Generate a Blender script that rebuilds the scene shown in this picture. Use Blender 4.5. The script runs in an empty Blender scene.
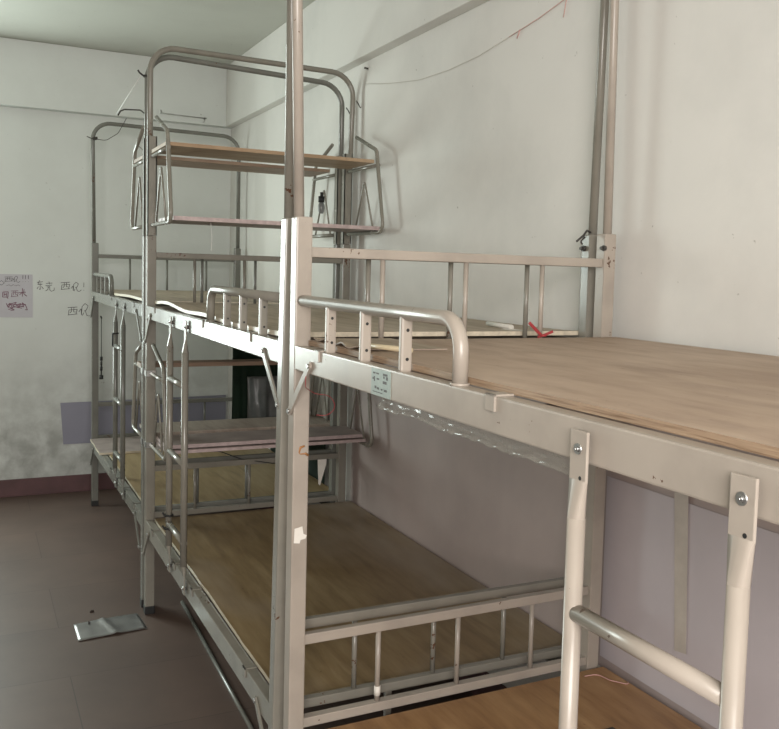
import bpy, bmesh, math, random
from mathutils import Vector, Matrix, noise
random.seed(7)
SC = bpy.context.scene
COL = SC.collection
PI = math.pi
R = math.radians

# ------------------------------------------------------------------ materials
def new_mat(name):
    m = bpy.data.materials.new(name); m.use_nodes = True
    nt = m.node_tree
    return m, nt, nt.nodes['Principled BSDF']

def N(nt, t, **kw):
    n = nt.nodes.new(t)
    for k, v in kw.items():
        if k.startswith('i_'):
            n.inputs[k[2:].replace('_', ' ')].default_value = v
        else:
            setattr(n, k, v)
    return n

def coords(nt, scale=(1, 1, 1), rot=(0, 0, 0), loc=(0, 0, 0)):
    tc = N(nt, 'ShaderNodeTexCoord'); mp = N(nt, 'ShaderNodeMapping')
    mp.inputs['Scale'].default_value = scale; mp.inputs['Rotation'].default_value = rot
    mp.inputs['Location'].default_value = loc
    nt.links.new(tc.outputs['Object'], mp.inputs['Vector'])
    return mp.outputs['Vector']

def noise_tex(nt, vec, scale, detail=4, rough=.55, dist=0.):
    n = N(nt, 'ShaderNodeTexNoise')
    n.inputs['Scale'].default_value = scale; n.inputs['Detail'].default_value = detail
    n.inputs['Roughness'].default_value = rough; n.inputs['Distortion'].default_value = dist
    nt.links.new(vec, n.inputs['Vector'])
    return n.outputs['Fac']

def ramp(nt, fac, stops):
    r = N(nt, 'ShaderNodeValToRGB')
    el = r.color_ramp.elements
    el[0].position, el[0].color = stops[0][0], (*stops[0][1], 1)
    el[1].position, el[1].color = stops[-1][0], (*stops[-1][1], 1)
    for p, c in stops[1:-1]:
        e = el.new(p); e.color = (*c, 1)
    nt.links.new(fac, r.inputs['Fac'])
    return r.outputs['Color']

def mixc(nt, fac, a, b, mode='MIX'):
    m = N(nt, 'ShaderNodeMix', data_type='RGBA', blend_type=mode)
    for sock, v in ((m.inputs[0], fac), (m.inputs[6], a), (m.inputs[7], b)):
        if isinstance(v, (int, float)): sock.default_value = v
        elif isinstance(v, tuple): sock.default_value = (*v, 1) if len(v) == 3 else v
        else: nt.links.new(v, sock)
    return m.outputs[2]

def bump(nt, bs, height, strength=.2, dist=.01):
    b = N(nt, 'ShaderNodeBump'); b.inputs['Strength'].default_value = strength; b.inputs['Distance'].default_value = dist
    nt.links.new(height, b.inputs['Height']); nt.links.new(b.outputs['Normal'], bs.inputs['Normal'])

def simple(name, col, rough=.5, metal=0., var=.12, scale=30):
    m, nt, bs = new_mat(name)
    v = coords(nt)
    f = noise_tex(nt, v, scale)
    c = ramp(nt, f, [(.3, tuple(x*(1-var) for x in col)), (.7, tuple(min(1, x*(1+var)) for x in col))])
    nt.links.new(c, bs.inputs['Base Color'])
    bs.inputs['Roughness'].default_value = rough; bs.inputs['Metallic'].default_value = metal
    return m

def paint(name, col, rough=.33, chips=.70, chipcol=(.10, .05, .03)):
    m, nt, bs = new_mat(name)
    v = coords(nt)
    g = noise_tex(nt, v, 9, 5)
    base = ramp(nt, g, [(.3, tuple(x*.86 for x in col)), (.55, col), (.8, tuple(min(1, x*1.05) for x in col))])
    c1 = noise_tex(nt, v, 75, 3, .6)
    c2 = noise_tex(nt, v, 5, 2)
    mul = N(nt, 'ShaderNodeMath', operation='MULTIPLY'); nt.links.new(c1, mul.inputs[0]); nt.links.new(c2, mul.inputs[1])
    gt = N(nt, 'ShaderNodeMath', operation='GREATER_THAN'); nt.links.new(mul.outputs[0], gt.inputs[0]); gt.inputs[1].default_value = chips*.62
    c = mixc(nt, gt.outputs[0], base, chipcol)
    nt.links.new(c, bs.inputs['Base Color'])
    rr = N(nt, 'ShaderNodeMapRange'); nt.links.new(g, rr.inputs['Value'])
    rr.inputs['To Min'].default_value = rough*.8; rr.inputs['To Max'].default_value = rough*1.25
    nt.links.new(rr.outputs['Result'], bs.inputs['Roughness'])
    bump(nt, bs, noise_tex(nt, v, 55, 2), .04, .004)
    return m

def plywood(name, a, b, c, grain=(9, 1.1, 9), stain=(.35, .3, .25), rough=.55, pale=None):
    m, nt, bs = new_mat(name)
    v = coords(nt, grain)
    w = coords(nt, (1, .75, 1))
    g = noise_tex(nt, v, 3.2, 7, .62, .25)
    base = ramp(nt, g, [(.30, a), (.5, b), (.72, c)])
    big = noise_tex(nt, w, 2.1, 3, .5, .4)
    s = ramp(nt, big, [(.36, tuple(x for x in stain)), (.58, (1, 1, 1))])
    col = mixc(nt, .75, base, s, 'MULTIPLY')
    if pale:
        w2 = coords(nt, (1, .6, 1), loc=(3.1, 1.7, 0))
        pz = noise_tex(nt, w2, 1.5, 3, .55, .3)
        pf = ramp(nt, pz, [(.46, (0, 0, 0)), (.62, (1, 1, 1))])
        col = mixc(nt, pf, col, pale)
    sp = noise_tex(nt, w, 60, 2)
    spk = ramp(nt, sp, [(.72, (1, 1, 1)), (.78, (.55, .5, .45))])
    col = mixc(nt, .7, col, spk, 'MULTIPLY')
    nt.links.new(col, bs.inputs['Base Color'])
    bs.inputs['Roughness'].default_value = rough
    bump(nt, bs, g, .08, .004)
    return m

def wall_mat(name, col, grime, patch=None, gz=(0, 1)):
    m, nt, bs = new_mat(name)
    v = coords(nt)
    f = noise_tex(nt, v, 1.3, 6, .6)
    c = ramp(nt, f, [(.33, grime), (.52, col), (.75, tuple(min(1, x*1.03) for x in col))])
    sp = noise_tex(nt, v, 38, 2)
    spk = ramp(nt, sp, [(.755, (1, 1, 1)), (.80, (.5, .48, .46))])
    c = mixc(nt, .8, c, spk, 'MULTIPLY')
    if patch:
        # worn plaster blotches, with shade painted in below about waist height
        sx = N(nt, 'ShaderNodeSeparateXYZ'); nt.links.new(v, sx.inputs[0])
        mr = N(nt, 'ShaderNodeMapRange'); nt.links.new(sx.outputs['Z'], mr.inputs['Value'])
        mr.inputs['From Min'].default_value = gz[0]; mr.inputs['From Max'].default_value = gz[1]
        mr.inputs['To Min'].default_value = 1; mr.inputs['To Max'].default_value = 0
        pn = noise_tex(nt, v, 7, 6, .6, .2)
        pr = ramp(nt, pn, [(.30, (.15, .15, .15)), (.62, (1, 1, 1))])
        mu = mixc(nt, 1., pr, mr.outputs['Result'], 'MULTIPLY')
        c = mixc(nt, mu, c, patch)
    nt.links.new(c, bs.inputs['Base Color'])
    bs.inputs['Roughness'].default_value = .75
    bump(nt, bs, noise_tex(nt, v, 22, 5), .12, .006)
    return m

CREAM = paint('cream_enamel', (.235, .222, .187), .26)
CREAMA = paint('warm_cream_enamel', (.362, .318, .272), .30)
CREAMB = paint('shaded_cream_enamel', (.220, .206, .174), .24, .655)  # the beds' cream paint, with the middle bed's shade mixed into the colour
SHADED_ENAMEL = paint('shaded_enamel', (.170, .170, .150), .25)  # same paint again, darkened in the colour because the bed is backlit
STEEL = simple('zinc_steel', (.45, .45, .44), .3, .9)
DARKST = simple('dark_wire', (.06, .055, .05), .5, .3)
RUBBER = simple('black_rubber', (.012, .012, .012), .6)
PLY_UP_A = plywood('plywood_tan', (.335, .24, .172), (.43, .318, .235), (.50, .385, .29), stain=(.72, .66, .6), grain=(5, 1.5, 5))
PLY_UP_B = plywood('plywood_dusty', (.30, .24, .17), (.42, .34, .25), (.50, .42, .32), stain=(.75, .72, .68))
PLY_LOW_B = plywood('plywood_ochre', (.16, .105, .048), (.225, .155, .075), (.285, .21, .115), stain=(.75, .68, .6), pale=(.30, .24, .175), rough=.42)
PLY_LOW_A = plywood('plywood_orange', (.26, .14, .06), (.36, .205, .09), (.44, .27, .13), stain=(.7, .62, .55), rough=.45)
PLY_GOLD = plywood('plywood_gold', (.19, .13, .06), (.26, .185, .09), (.31, .23, .125), stain=(.8, .74, .65))
PLY_GREY = plywood('plywood_grey', (.27, .22, .18), (.36, .30, .25), (.44, .38, .32), stain=(.75, .7, .66))
EDGE_PALE = simple('ply_edge_pale', (.62, .55, .43), .35, 0, .15, 60)
EDGE_BROWN = plywood('ply_edge_layers', (.15, .09, .05), (.29, .20, .13), (.38, .28, .19), grain=(3, 3, 120), stain=(.8, .75, .7))
PINK = simple('pink_laminate', (.47, .375, .365), .45, 0, .18, 45)
PINKTOP = simple('mauve_laminate', (.30, .245, .225), .5, 0, .2, 12)
ORANGEWOOD = plywood('shelf_wood', (.29, .19, .11), (.37, .255, .155), (.43, .32, .21), grain=(1.2, 10, 9), stain=(.85, .8, .75))
BROWNWOOD = plywood('dark_shelf_wood', (.20, .13, .09), (.29, .20, .14), (.36, .27, .19), grain=(1.2, 10, 9), stain=(.8, .75, .7))
WALL_R = wall_mat('white_limewash', (.70, .685, .65), (.62, .61, .58))
WALL_F = wall_mat('white_limewash_worn_shaded', (.68, .715, .69), (.63, .66, .635), (.36, .37, .35), (.35, 1.0))
WALL_O = wall_mat('darkened_limewash', (.42, .40, .37), (.36, .35, .33))  # unseen walls, colour made darker to cut bounced light
CEIL = wall_mat('ceiling_white', (.50, .505, .455), (.46, .46, .415))
LILAC = simple('lilac_lining_paper', (.52, .475, .50), .38, 0, .05, 4)
MAUVE = simple('mauve_lining_paper', (.40, .325, .305), .42, 0, .09, 3)
CRUMB = simple('dark_brown_crumb', (.035, .022, .015), .7)
BEIGETAPE = simple('beige_tape', (.50, .45, .40), .5, 0, .08, 20)
BLUELILAC = simple('blue_lilac_paper', (.25, .25, .31), .5, 0, .05, 4)
PAPER = simple('notepaper', (.52, .51, .55), .6, 0, .04, 8)
WHITEP = simple('white_paper', (.75, .72, .66), .6, 0, .08, 20)
INK = simple('black_ink', (.075, .07, .07), .6)
MAROONINK = simple('maroon_ink', (.20, .09, .13), .6)
MAROON = simple('maroon_skirting', (.095, .042, .044), .5, 0, .2, 8)
REDTH = simple('red_thread', (.33, .035, .04), .6)
PINKTH = simple('pink_thread', (.62, .36, .33), .7)
WHITETH = simple('white_thread', (.7, .7, .68), .6)
IVORY = simple('ivory_plastic', (.66, .56, .38), .35, 0, .06)
GREENC = simple('dark_green_cloth', (.012, .03, .016), .8, 0, .3, 8)
GREYBAG = simple('grey_plastic_bag', (.20, .205, .20), .3, 0, .25, 14)
GLUE = simple('orange_glue', (.30, .14, .05), .5, 0, .3, 60)
STICK = simple('pale_green_sticker', (.25, .30, .27), .4, 0, .1, 90)
GLASSY = simple('window_frame_white', (.7, .7, .7), .4)

def clear_film():
    m, nt, bs = new_mat('clear_plastic_film')
    bs.inputs['Base Color'].default_value = (.42, .42, .36, 1)
    bs.inputs['Roughness'].default_value = .12
    tr = N(nt, 'ShaderNodeBsdfTransparent'); mx = N(nt, 'ShaderNodeMixShader')
    mx.inputs[0].default_value = .30
    nt.links.new(tr.outputs[0], mx.inputs[1]); nt.links.new(bs.outputs[0], mx.inputs[2])
    nt.links.new(mx.outputs[0], nt.nodes['Material Output'].inputs['Surface'])
    return m
FILM = clear_film()

def foil_mat():
    m, nt, bs = new_mat('silver_wrapper')
    bs.inputs['Base Color'].default_value = (.34, .34, .335, 1)
    bs.inputs['Metallic'].default_value = .75; bs.inputs['Roughness'].default_value = .34
    return m
FOIL = foil_mat()

def floor_mat():
    m, nt, bs = new_mat('brown_floor_tiles')
    v = coords(nt, loc=(1.15, .1, 0))
    br = N(nt, 'ShaderNodeTexBrick')
    br.offset = .5; br.squash = 1
    br.inputs['Scale'].default_value = 1
    br.inputs['Brick Width'].default_value = 1.6; br.inputs['Row Height'].default_value = .5
    br.inputs['Mortar Size'].default_value = .0022; br.inputs['Mortar Smooth'].default_value = .3
    br.inputs['Color1'].default_value = (.100, .068, .055, 1); br.inputs['Color2'].default_value = (.112, .075, .060, 1)
    br.inputs['Mortar'].default_value = (.06, .041, .034, 1)
    nt.links.new(v, br.inputs['Vector'])
    f = noise_tex(nt, v, 2.5, 6, .6)
    d = ramp(nt, f, [(.3, (.8, .8, .8)), (.7, (1.12, 1.1, 1.08))])
    c = mixc(nt, 1., br.outputs['Color'], d, 'MULTIPLY')
    nt.links.new(c, bs.inputs['Base Color'])
    bs.inputs['Roughness'].default_value = .5
    return m
FLOOR = floor_mat()

# ------------------------------------------------------------------ mesh helpers
def T(x, y, z): return Matrix.Translation((x, y, z))

def box(bm, a, b, bevel=0., mi=0, M=None):
    a, b = Vector(a), Vector(b)
    c, d = (a+b)/2, b-a
    t = bmesh.new()
    r = bmesh.ops.create_cube(t, size=1, matrix=Matrix.Translation(c) @ Matrix.Diagonal((abs(d.x), abs(d.y), abs(d.z), 1)))
    if bevel > 0:
        bmesh.ops.bevel(t, geom=t.edges[:], offset=bevel, segments=2, affect='EDGES', profile=.6)
    for f in t.faces: f.material_index = mi
    if M is not None: t.transform(M)
    me = bpy.data.meshes.new('tmp'); t.to_mesh(me); t.free()
    bm.from_mesh(me); bpy.data.meshes.remove(me)

def fillet(pts, r, seg=7):
    pts = [Vector(p) for p in pts]
    if r <= 0 or len(pts) < 3: return pts
    out = [pts[0]]
    for i in range(1, len(pts)-1):
        p, a, b = pts[i], pts[i-1], pts[i+1]
        u, v = (a-p), (b-p)
        lu, lv = u.length, v.length
        u.normalize(); v.normalize()
        ang = u.angle(v)
        if ang > PI-.02: out.append(p); continue
        t = min(r/math.tan(ang/2), lu*.49, lv*.49)
        s, e = p+u*t, p+v*t
        w = math.sin(ang/2)
        for k in range(seg+1):
            f = k/seg
            b0, b1, b2 = (1-f)**2, 2*f*(1-f)*w, f*f
            out.append((s*b0+p*b1+e*b2)/(b0+b1+b2))
    out.append(pts[-1])
    return out

def tube(bm, pts, r, n=12, rf=0., closed_caps=True, mi=0, flat=None, smooth=True):
    """sweep a circle along a polyline; flat=(t0,t1,sx,sz) unused ends"""
    pts = fillet(pts, rf)
    q = [pts[0]]
    for p in pts[1:]:
        if (p-q[-1]).length > 1e-5: q.append(p)
    pts = q
    t0 = (pts[1]-pts[0]).normalized()
    ref = Vector((0, 0, 1)) if abs(t0.z) < .9 else Vector((1, 0, 0))
    nrm = t0.cross(ref).normalized()
    rings = []
    prev = t0
    for i, p in enumerate(pts):
        if i == 0: t = t0
        elif i == len(pts)-1: t = (pts[-1]-pts[-2]).normalized()
        else: t = ((pts[i+1]-p).normalized()+(p-pts[i-1]).normalized()).normalized()
        nrm = prev.rotation_difference(t) @ nrm
        nrm = (nrm - t*nrm.dot(t)).normalized()
        prev = t
        bi = t.cross(nrm)
        rr = r(i/(len(pts)-1)) if callable(r) else r
        rings.append([bm.verts.new(p + nrm*math.cos(2*PI*k/n)*rr + bi*math.sin(2*PI*k/n)*rr) for k in range(n)])
    for a, b in zip(rings, rings[1:]):
        for k in range(n):
            f = bm.faces.new((a[k], a[(k+1) % n], b[(k+1) % n], b[k])); f.smooth = smooth; f.material_index = mi
    if closed_caps:
        f = bm.faces.new(list(reversed(rings[0]))); f.material_index = mi
        f = bm.faces.new(rings[-1]); f.material_index = mi

def BM(): return bmesh.new()

def obj(name, bm, mats, parent=None):
    bmesh.ops.recalc_face_normals(bm, faces=bm.faces[:])
    me = bpy.data.meshes.new(name); bm.to_mesh(me); bm.free()
    for m in (mats if isinstance(mats, (list, tuple)) else [mats]): me.materials.append(m)
    o = bpy.data.objects.new(name, me); COL.objects.link(o)
    if parent: o.parent = parent
    return o

def empty(name, loc=(0, 0, 0), rz=0.):
    o = bpy.data.objects.new(name, None); o.empty_display_size = .1
    COL.objects.link(o); o.location = loc; o.rotation_euler = (0, 0, rz)
    return o

def tag(o, label, cat, group=None):
    o['label'] = label; o['category'] = cat
    if group: o['group'] = group
    return o

def struct(name, bm, m):
    o = obj(name, bm, m); o['kind'] = 'structure'; return o

# ------------------------------------------------------------------ the room
XW, YW, XL, YN, ZC = .961, 4.305, -2.75, -3.6, 2.8855
bm = BM(); box(bm, (XL-.15, YN-.15, -.1), (XW+.15, YW+.15, 0)); struct('floor', bm, FLOOR)
bm = BM(); box(bm, (XL-.15, YN-.15, ZC), (XW+.15, YW+.15, ZC+.1)); struct('ceiling', bm, CEIL)
bm = BM(); box(bm, (XW, YN-.15, 0), (XW+.15, YW+.15, ZC)); struct('wall_right', bm, WALL_R)
bm = BM(); box(bm, (XL-.15, YN-.15, 0), (XL, YW+.15, ZC)); struct('wall_left', bm, WALL_O)
# far wall with a window opening in its left half
WX0, WX1, WZ0, WZ1 = -2.15, -.90, .85, 2.36
bm = BM()
box(bm, (XL, YW, 0), (WX0, YW+.15, ZC)); box(bm, (WX1, YW, 0), (XW, YW+.15, ZC))
box(bm, (WX0, YW, 0), (WX1, YW+.15, WZ0)); box(bm, (WX0, YW, WZ1), (WX1, YW+.15, ZC))
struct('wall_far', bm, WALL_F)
# near wall with a window behind the camera
DX0, DX1, DZ0, DZ1 = -2.2, -.2, 1.25, 2.55
bm = BM()
box(bm, (XL, YN-.15, 0), (DX0, YN, ZC)); box(bm, (DX1, YN-.15, 0), (XW, YN, ZC)); box(bm, (DX0, YN-.15, DZ1), (DX1, YN, ZC)); box(bm, (DX0, YN-.15, 0), (DX1, YN, DZ0))
struct('wall_near', bm, WALL_O)
# beams under the ceiling
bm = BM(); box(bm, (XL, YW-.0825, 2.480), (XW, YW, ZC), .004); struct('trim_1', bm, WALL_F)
bm = BM(); box(bm, (XW-.0575, YN, 2.480), (XW, YW-.0825, ZC), .004); struct('trim_2', bm, WALL_R)
# skirting
bm = BM(); box(bm, (XL, YW-.012, 0), (XW, YW, .1118), .002); struct('baseboard_far', bm, MAROON)
bm = BM(); box(bm, (XW-.012, YN, 0), (XW, YW-.012, .1118), .002); struct('baseboard_right', bm, MAROON)
bm = BM(); box(bm, (XL, YN, 0), (XL+.012, YW-.012, .1118), .002); struct('baseboard_left', bm, MAROON)
# window frame
bm = BM()
for x in (WX0, (WX0+WX1)/2-.02, WX1-.04): box(bm, (x, YW+.03, WZ0), (x+.04, YW+.08, WZ1), .003)
for z in (WZ0, WZ1-.04): box(bm, (WX0, YW+.03, z), (WX1, YW+.08, z+.04), .003)
struct('window_1', bm, GLASSY)
bm = BM()
for x in (DX0, DX1-.05): box(bm, (x, YN-.12, DZ0), (x+.05, YN-.05, DZ1), .003)
for z in (DZ0, DZ1-.05): box(bm, (DX0, YN-.12, z), (DX1, YN-.05, z+.05), .003)
struct('window_2', bm, GLASSY)

# ------------------------------------------------------------------ bunk beds
W, PW, HT = .9233, .0389, 1.6445
ZU0, ZU1, ZL0, ZL1 = 1.2929, 1.348, .3589, .4203

def side_rail(name, p, x0, x1, y0, y1, z0, z1, mat, ledge):
    bm = BM()
    box(bm, (x0, y0, z0), (x1, y1, z1), .003)
    lx = (x1-.002, x1+.022) if ledge > 0 else (x0-.022, x0+.002)
    box(bm, (lx[0], y0+.02, z0+.006), (lx[1], y1-.02, z0+.012))
    return obj(name, bm, mat, p)

def ladder(p, y0, y1, mat):
    """two flattened tubes bolted on the outer faces of the rails, with three rungs"""
    root = None
    for k, y in enumerate((y0, y1)):
        bm = BM(); r = .0118
        x = -.0095
        # round tube
        tube(bm, [(x, y, .472), (x, y, 1.225)], r, 14)
        for zr, za, zb in ((1.225, 1.225, 1.274), (.472, .472, .435)):
            # flatten: loft from circle to thin plate
            n = 14; A = []; B = []
            for i in range(n):
                a = 2*PI*i/n
                A.append(bm.verts.new((x+math.cos(a)*r, y+math.sin(a)*r, za)))
                sx, sy = math.cos(a), math.sin(a)
                B.append(bm.verts.new((-.0088+max(-.0020, min(.0020, sx*.006)), y+max(-.0165, min(.0165, sy*.021)), zb)))
            for i in range(n):
                f = bm.faces.new((A[i], A[(i+1) % n], B[(i+1) % n], B[i])); f.smooth = True
        box(bm, (-.0110, y-.0168, 1.270), (-.0066, y+.0168, 1.335), .0012)
        box(bm, (-.0110, y-.0168, .372), (-.0066, y+.0168, .440), .0012)
        s = obj('ladder_stile', bm, mat, p)
        for z in (1.312, .392):
            b = BM()
            tube(b, [(.001, y, z), (-.0128, y, z)], .0070, 18)
            tube(b, [(-.0125, y, z), (-.0148, y, z)], .0040, 6)
            tube(b, [(-.0145, y, z), (-.0168, y, z)], .0022, 8)
            obj('bolt', b, STEEL, s)
        b = BM(); tube(b, [(-.0108, y-.006, 1.276), (-.0115, y-.006, 1.276)], .0028, 8); obj('bolt_hole', b, RUBBER, s)
    for z in (1.105, .832, .555):
        bm = BM(); tube(bm, [(-.0095, y0+.008, z), (-.0095, y1-.008, z)], .0112, 14)
        obj('ladder_rung', bm, mat, p)

def safety_rail(p, yp, d, mat, ys, ye):
    """bent tube from the post (yp) running in direction d and curving down onto the rail"""
    bm = BM()
    zt = 1.452
    tube(bm, [(.0165, yp, zt), (.0165, ye, zt), (.0165, ye, ZU1)], .0128, 16, .075)
    tube(bm, [(.0165, ye, ZU1-.001), (.0165, ye, ZU1+.004)], .0165, 16)
    g = obj('safety_rail', bm, mat, p)
    for y in ys:
        b = BM()
        box(b, (.0055, y-.0065, ZU1-.001), (.0275, y+.0065, zt-.004), .004)
        o = obj('baluster', b, mat, g)
        for z in (ZU1+.022, zt-.03):
            h = BM(); tube(h, [(.0175, y-.0062, z), (.0175, y-.0070, z)], .0032, 10); obj('bolt_hole', h, RUBBER, o)
    return g

def end_guard(p, yc, z0, z1, zb0, zb1, mat, xs, name, bot):
    """top rail, bottom rail, three round bars between the posts"""
    bm = BM()
    box(bm, (PW-.004, yc-.010, z0), (W-PW+.004, yc+.010, z1), .0025)
    g = obj(name, bm, mat, p)
    bm = BM(); box(bm, (PW-.004, yc-.012, zb0), (W-PW+.004, yc+.012, zb1), .0025); obj('crossbar', bm, mat, g)
    for x in xs:
        b = BM(); tube(b, [(x, yc, bot), (x, yc, z0+.003)], .0066, 12); obj('guard_bar', b, mat, g)

def brace(p, y, dy, zt, mat):
    """flat diagonal strap bolted to the rail and to the post"""
    bm = BM()
    a = Vector((-.0035, y, zt)); b = Vector((-.0035, y-dy, zt-.118))
    d = (b-a).normalized(); n = Vector((0, -d.z, d.y))*.0085; e = d*.010
    t = Vector((.0026, 0, 0))
    vs = []
    for s in (-1, 1):
        vs.append([bm.verts.new(q + t*s) for q in (a-n-e*.4, a-n*.5-e, a+n*.5-e, a+n-e*.4, b+n+e*.4, b+n*.5+e, b-n*.5+e, b-n+e*.4)])
    bm.faces.new(vs[0]); bm.faces.new(list(reversed(vs[1])))
    k = 8
    for i in range(k): bm.faces.new((vs[0][i], vs[0][(i+1) % k], vs[1][(i+1) % k], vs[1][i]))
    o = obj('corner_brace', bm, mat, p)
    for q in (a, b):
        s = BM(); tube(s, [q+Vector((-.002, 0, 0)), q+Vector((-.006, 0, 0))], .0055, 10); obj('bolt', s, STEEL, o)

def clip(p, y, zt, mat):
    """small folded sheet hook over the rail"""
    bm = BM()
    box(bm, (-.0045, y-.013, zt-.022), (0, y+.013, zt+.0035), .0008)
    box(bm, (-.0045, y-.013, zt), (.030, y+.013, zt+.0035), .0008)
    obj('rail_clip', bm, mat, p)

def post(p, x, y, mat, lean=0.):
    bm = BM(); box(bm, (x, y, .02), (x+PW, y+PW, HT), .0035)
    for v in bm.verts: v.co.x -= lean*(1-v.co.z/HT)
    o = obj('post', bm, mat, p)
    b = BM(); x -= lean; box(b, (x-.0015, y-.0015, 0), (x+PW+.0015, y+PW+.0015, .036), .003); obj('foot_cap', b, RUBBER, o)
    return o

def canopy(p, y, mat, ztop, zrear, df=0., dr=0.):
    xo = PW*.42
    bm = BM()
    tube(bm, [(xo-.003*(df < 0), y, HT-.06), (xo+df, y, ztop), (W-xo+dr, y, zrear), (W-xo, y, HT-.06)], .0122, 14, .105)
    return obj('canopy_frame', bm, mat, p)

def make_bed(label, loc, rz, L, mat, lad, gside, clips_u, clips_l, ends):
    # ends: (bars near upper, near lower, far upper, far lower, canopy near (front, rear), canopy far)
    root = tag(empty('bunk_bed', loc, rz), label, 'bunk bed', 'steel bunk beds lined up along the right wall')
    for x in (0, W-PW):
        for y in (0, L-PW): post(root, x, y, mat, .018 if gside == 'near' and x == 0 and y == 0 else 0.)
    side_rail('upper_side_rail', root, 0, .030, PW, L-PW, ZU0, ZU1, mat, 1)
    side_rail('upper_side_rail', root, W-.030, W, PW, L-PW, ZU0, ZU1-.005, mat, -1)
    side_rail('lower_side_rail', root, 0, .030, PW, L-PW, ZL0, ZL1, mat, 1)
    side_rail('lower_side_rail', root, W-.030, W, PW, L-PW, ZL0, ZL1-.012, mat, -1)
    for k, yc in enumerate((PW/2, L-PW/2)):
        end_guard(root, yc, 1.5525, 1.5761, 1.30, 1.342, mat, ends[2*k], 'upper_end_guard', 1.341)
        end_guard(root, yc, .6287, .6537, .4245, .448, mat, ends[2*k+1], 'lower_end_guard', .446)
    for k in (.25, .5, .75):
        bm = BM(); box(bm, (.028, L*k-.012, ZU0+.014), (W-.028, L*k+.012, ZU1-.0055), .002); obj('slat_support', bm, mat, root)
        bm = BM(); box(bm, (.028, L*k-.012, ZL0+.014), (W-.028, L*k+.012, ZL1-.0135), .002); obj('slat_support', bm, mat, root)
    canopy(root, PW*.5, mat, *ends[4]); canopy(root, L-PW*.5, mat, *ends[5])
    if lad: ladder(root, lad[0], lad[1], mat)
    if gside == 'near':
        safety_rail(root, PW-.004, 1, mat, (.235, .432, .612), .822)
    else:
        safety_rail(root, L-PW+.004, -1, mat, (L-.217, L-.401, L-.580), L-.780)
    for (y, dy) in ((.165, .135), (L-.145, -.125)):
        brace(root, y, dy, 1.312, mat)
        brace(root, y+.02, dy, .382, mat)
    for y in clips_u: clip(root, y, ZU1, mat)
    for y in clips_l: clip(root, y, ZL1, mat)
    return root

LB = 1.947
AY = -.0527
ra = R(1.0354)
locA = (-.0045+LB*math.sin(ra), AY-LB*math.cos(ra), 0)
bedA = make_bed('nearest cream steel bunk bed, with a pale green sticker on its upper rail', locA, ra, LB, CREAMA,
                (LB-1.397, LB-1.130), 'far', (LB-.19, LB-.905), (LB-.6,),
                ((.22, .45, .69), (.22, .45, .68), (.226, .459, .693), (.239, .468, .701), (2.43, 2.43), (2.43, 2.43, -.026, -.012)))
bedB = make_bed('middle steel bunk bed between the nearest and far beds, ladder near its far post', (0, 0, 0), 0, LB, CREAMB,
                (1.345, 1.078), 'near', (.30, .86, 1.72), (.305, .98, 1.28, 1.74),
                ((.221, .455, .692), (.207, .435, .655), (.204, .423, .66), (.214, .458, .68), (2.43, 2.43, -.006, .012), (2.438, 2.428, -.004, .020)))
bedC = make_bed('farthest steel bunk bed, standing against the wall with handwriting', (0, 2.0, 0), 0, 1.9022, SHADED_ENAMEL,
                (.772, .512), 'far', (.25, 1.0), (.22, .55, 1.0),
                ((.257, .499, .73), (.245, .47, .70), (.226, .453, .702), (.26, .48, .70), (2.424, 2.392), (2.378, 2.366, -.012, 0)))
# label sticker on bed A's rail (moves with the rail)
def bedA_local(px, y, z):            # bed A frame: y is measured back from its far end
    return (px, LB+y, z)
sy0, sy1 = LB-.612+.0527, LB-.527+.0527
bm = BM(); box(bm, (-.0012, sy0, 1.2945), (0, sy1, 1.3445), .0003)
stk = obj('label_sticker', bm, STICK, bedA); stk['label'] = 'pale green printed sticker with blurred dark marks'
bm = BM()
for (a, b, c, d) in ((.10, .80, .22, .86), (.27, .80, .40, .86), (.62, .80, .84, .88), (.64, .70, .70, .78), (.78, .66, .86, .78),
                     (.08, .58, .13, .66), (.15, .52, .20, .70), (.30, .60, .42, .66), (.62, .50, .80, .60), (.20, .26, .28, .36),
                     (.32, .24, .42, .32), (.52, .24, .60, .30), (.68, .22, .82, .30), (.10, .12, .60, .15)):
    w = sy1-sy0
    box(bm, (-.0016, sy1-c*w, 1.2945+b*.05), (-.0011, sy1-a*w, 1.2945+d*.05))
obj('printed_mark', bm, INK, stk)

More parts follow.
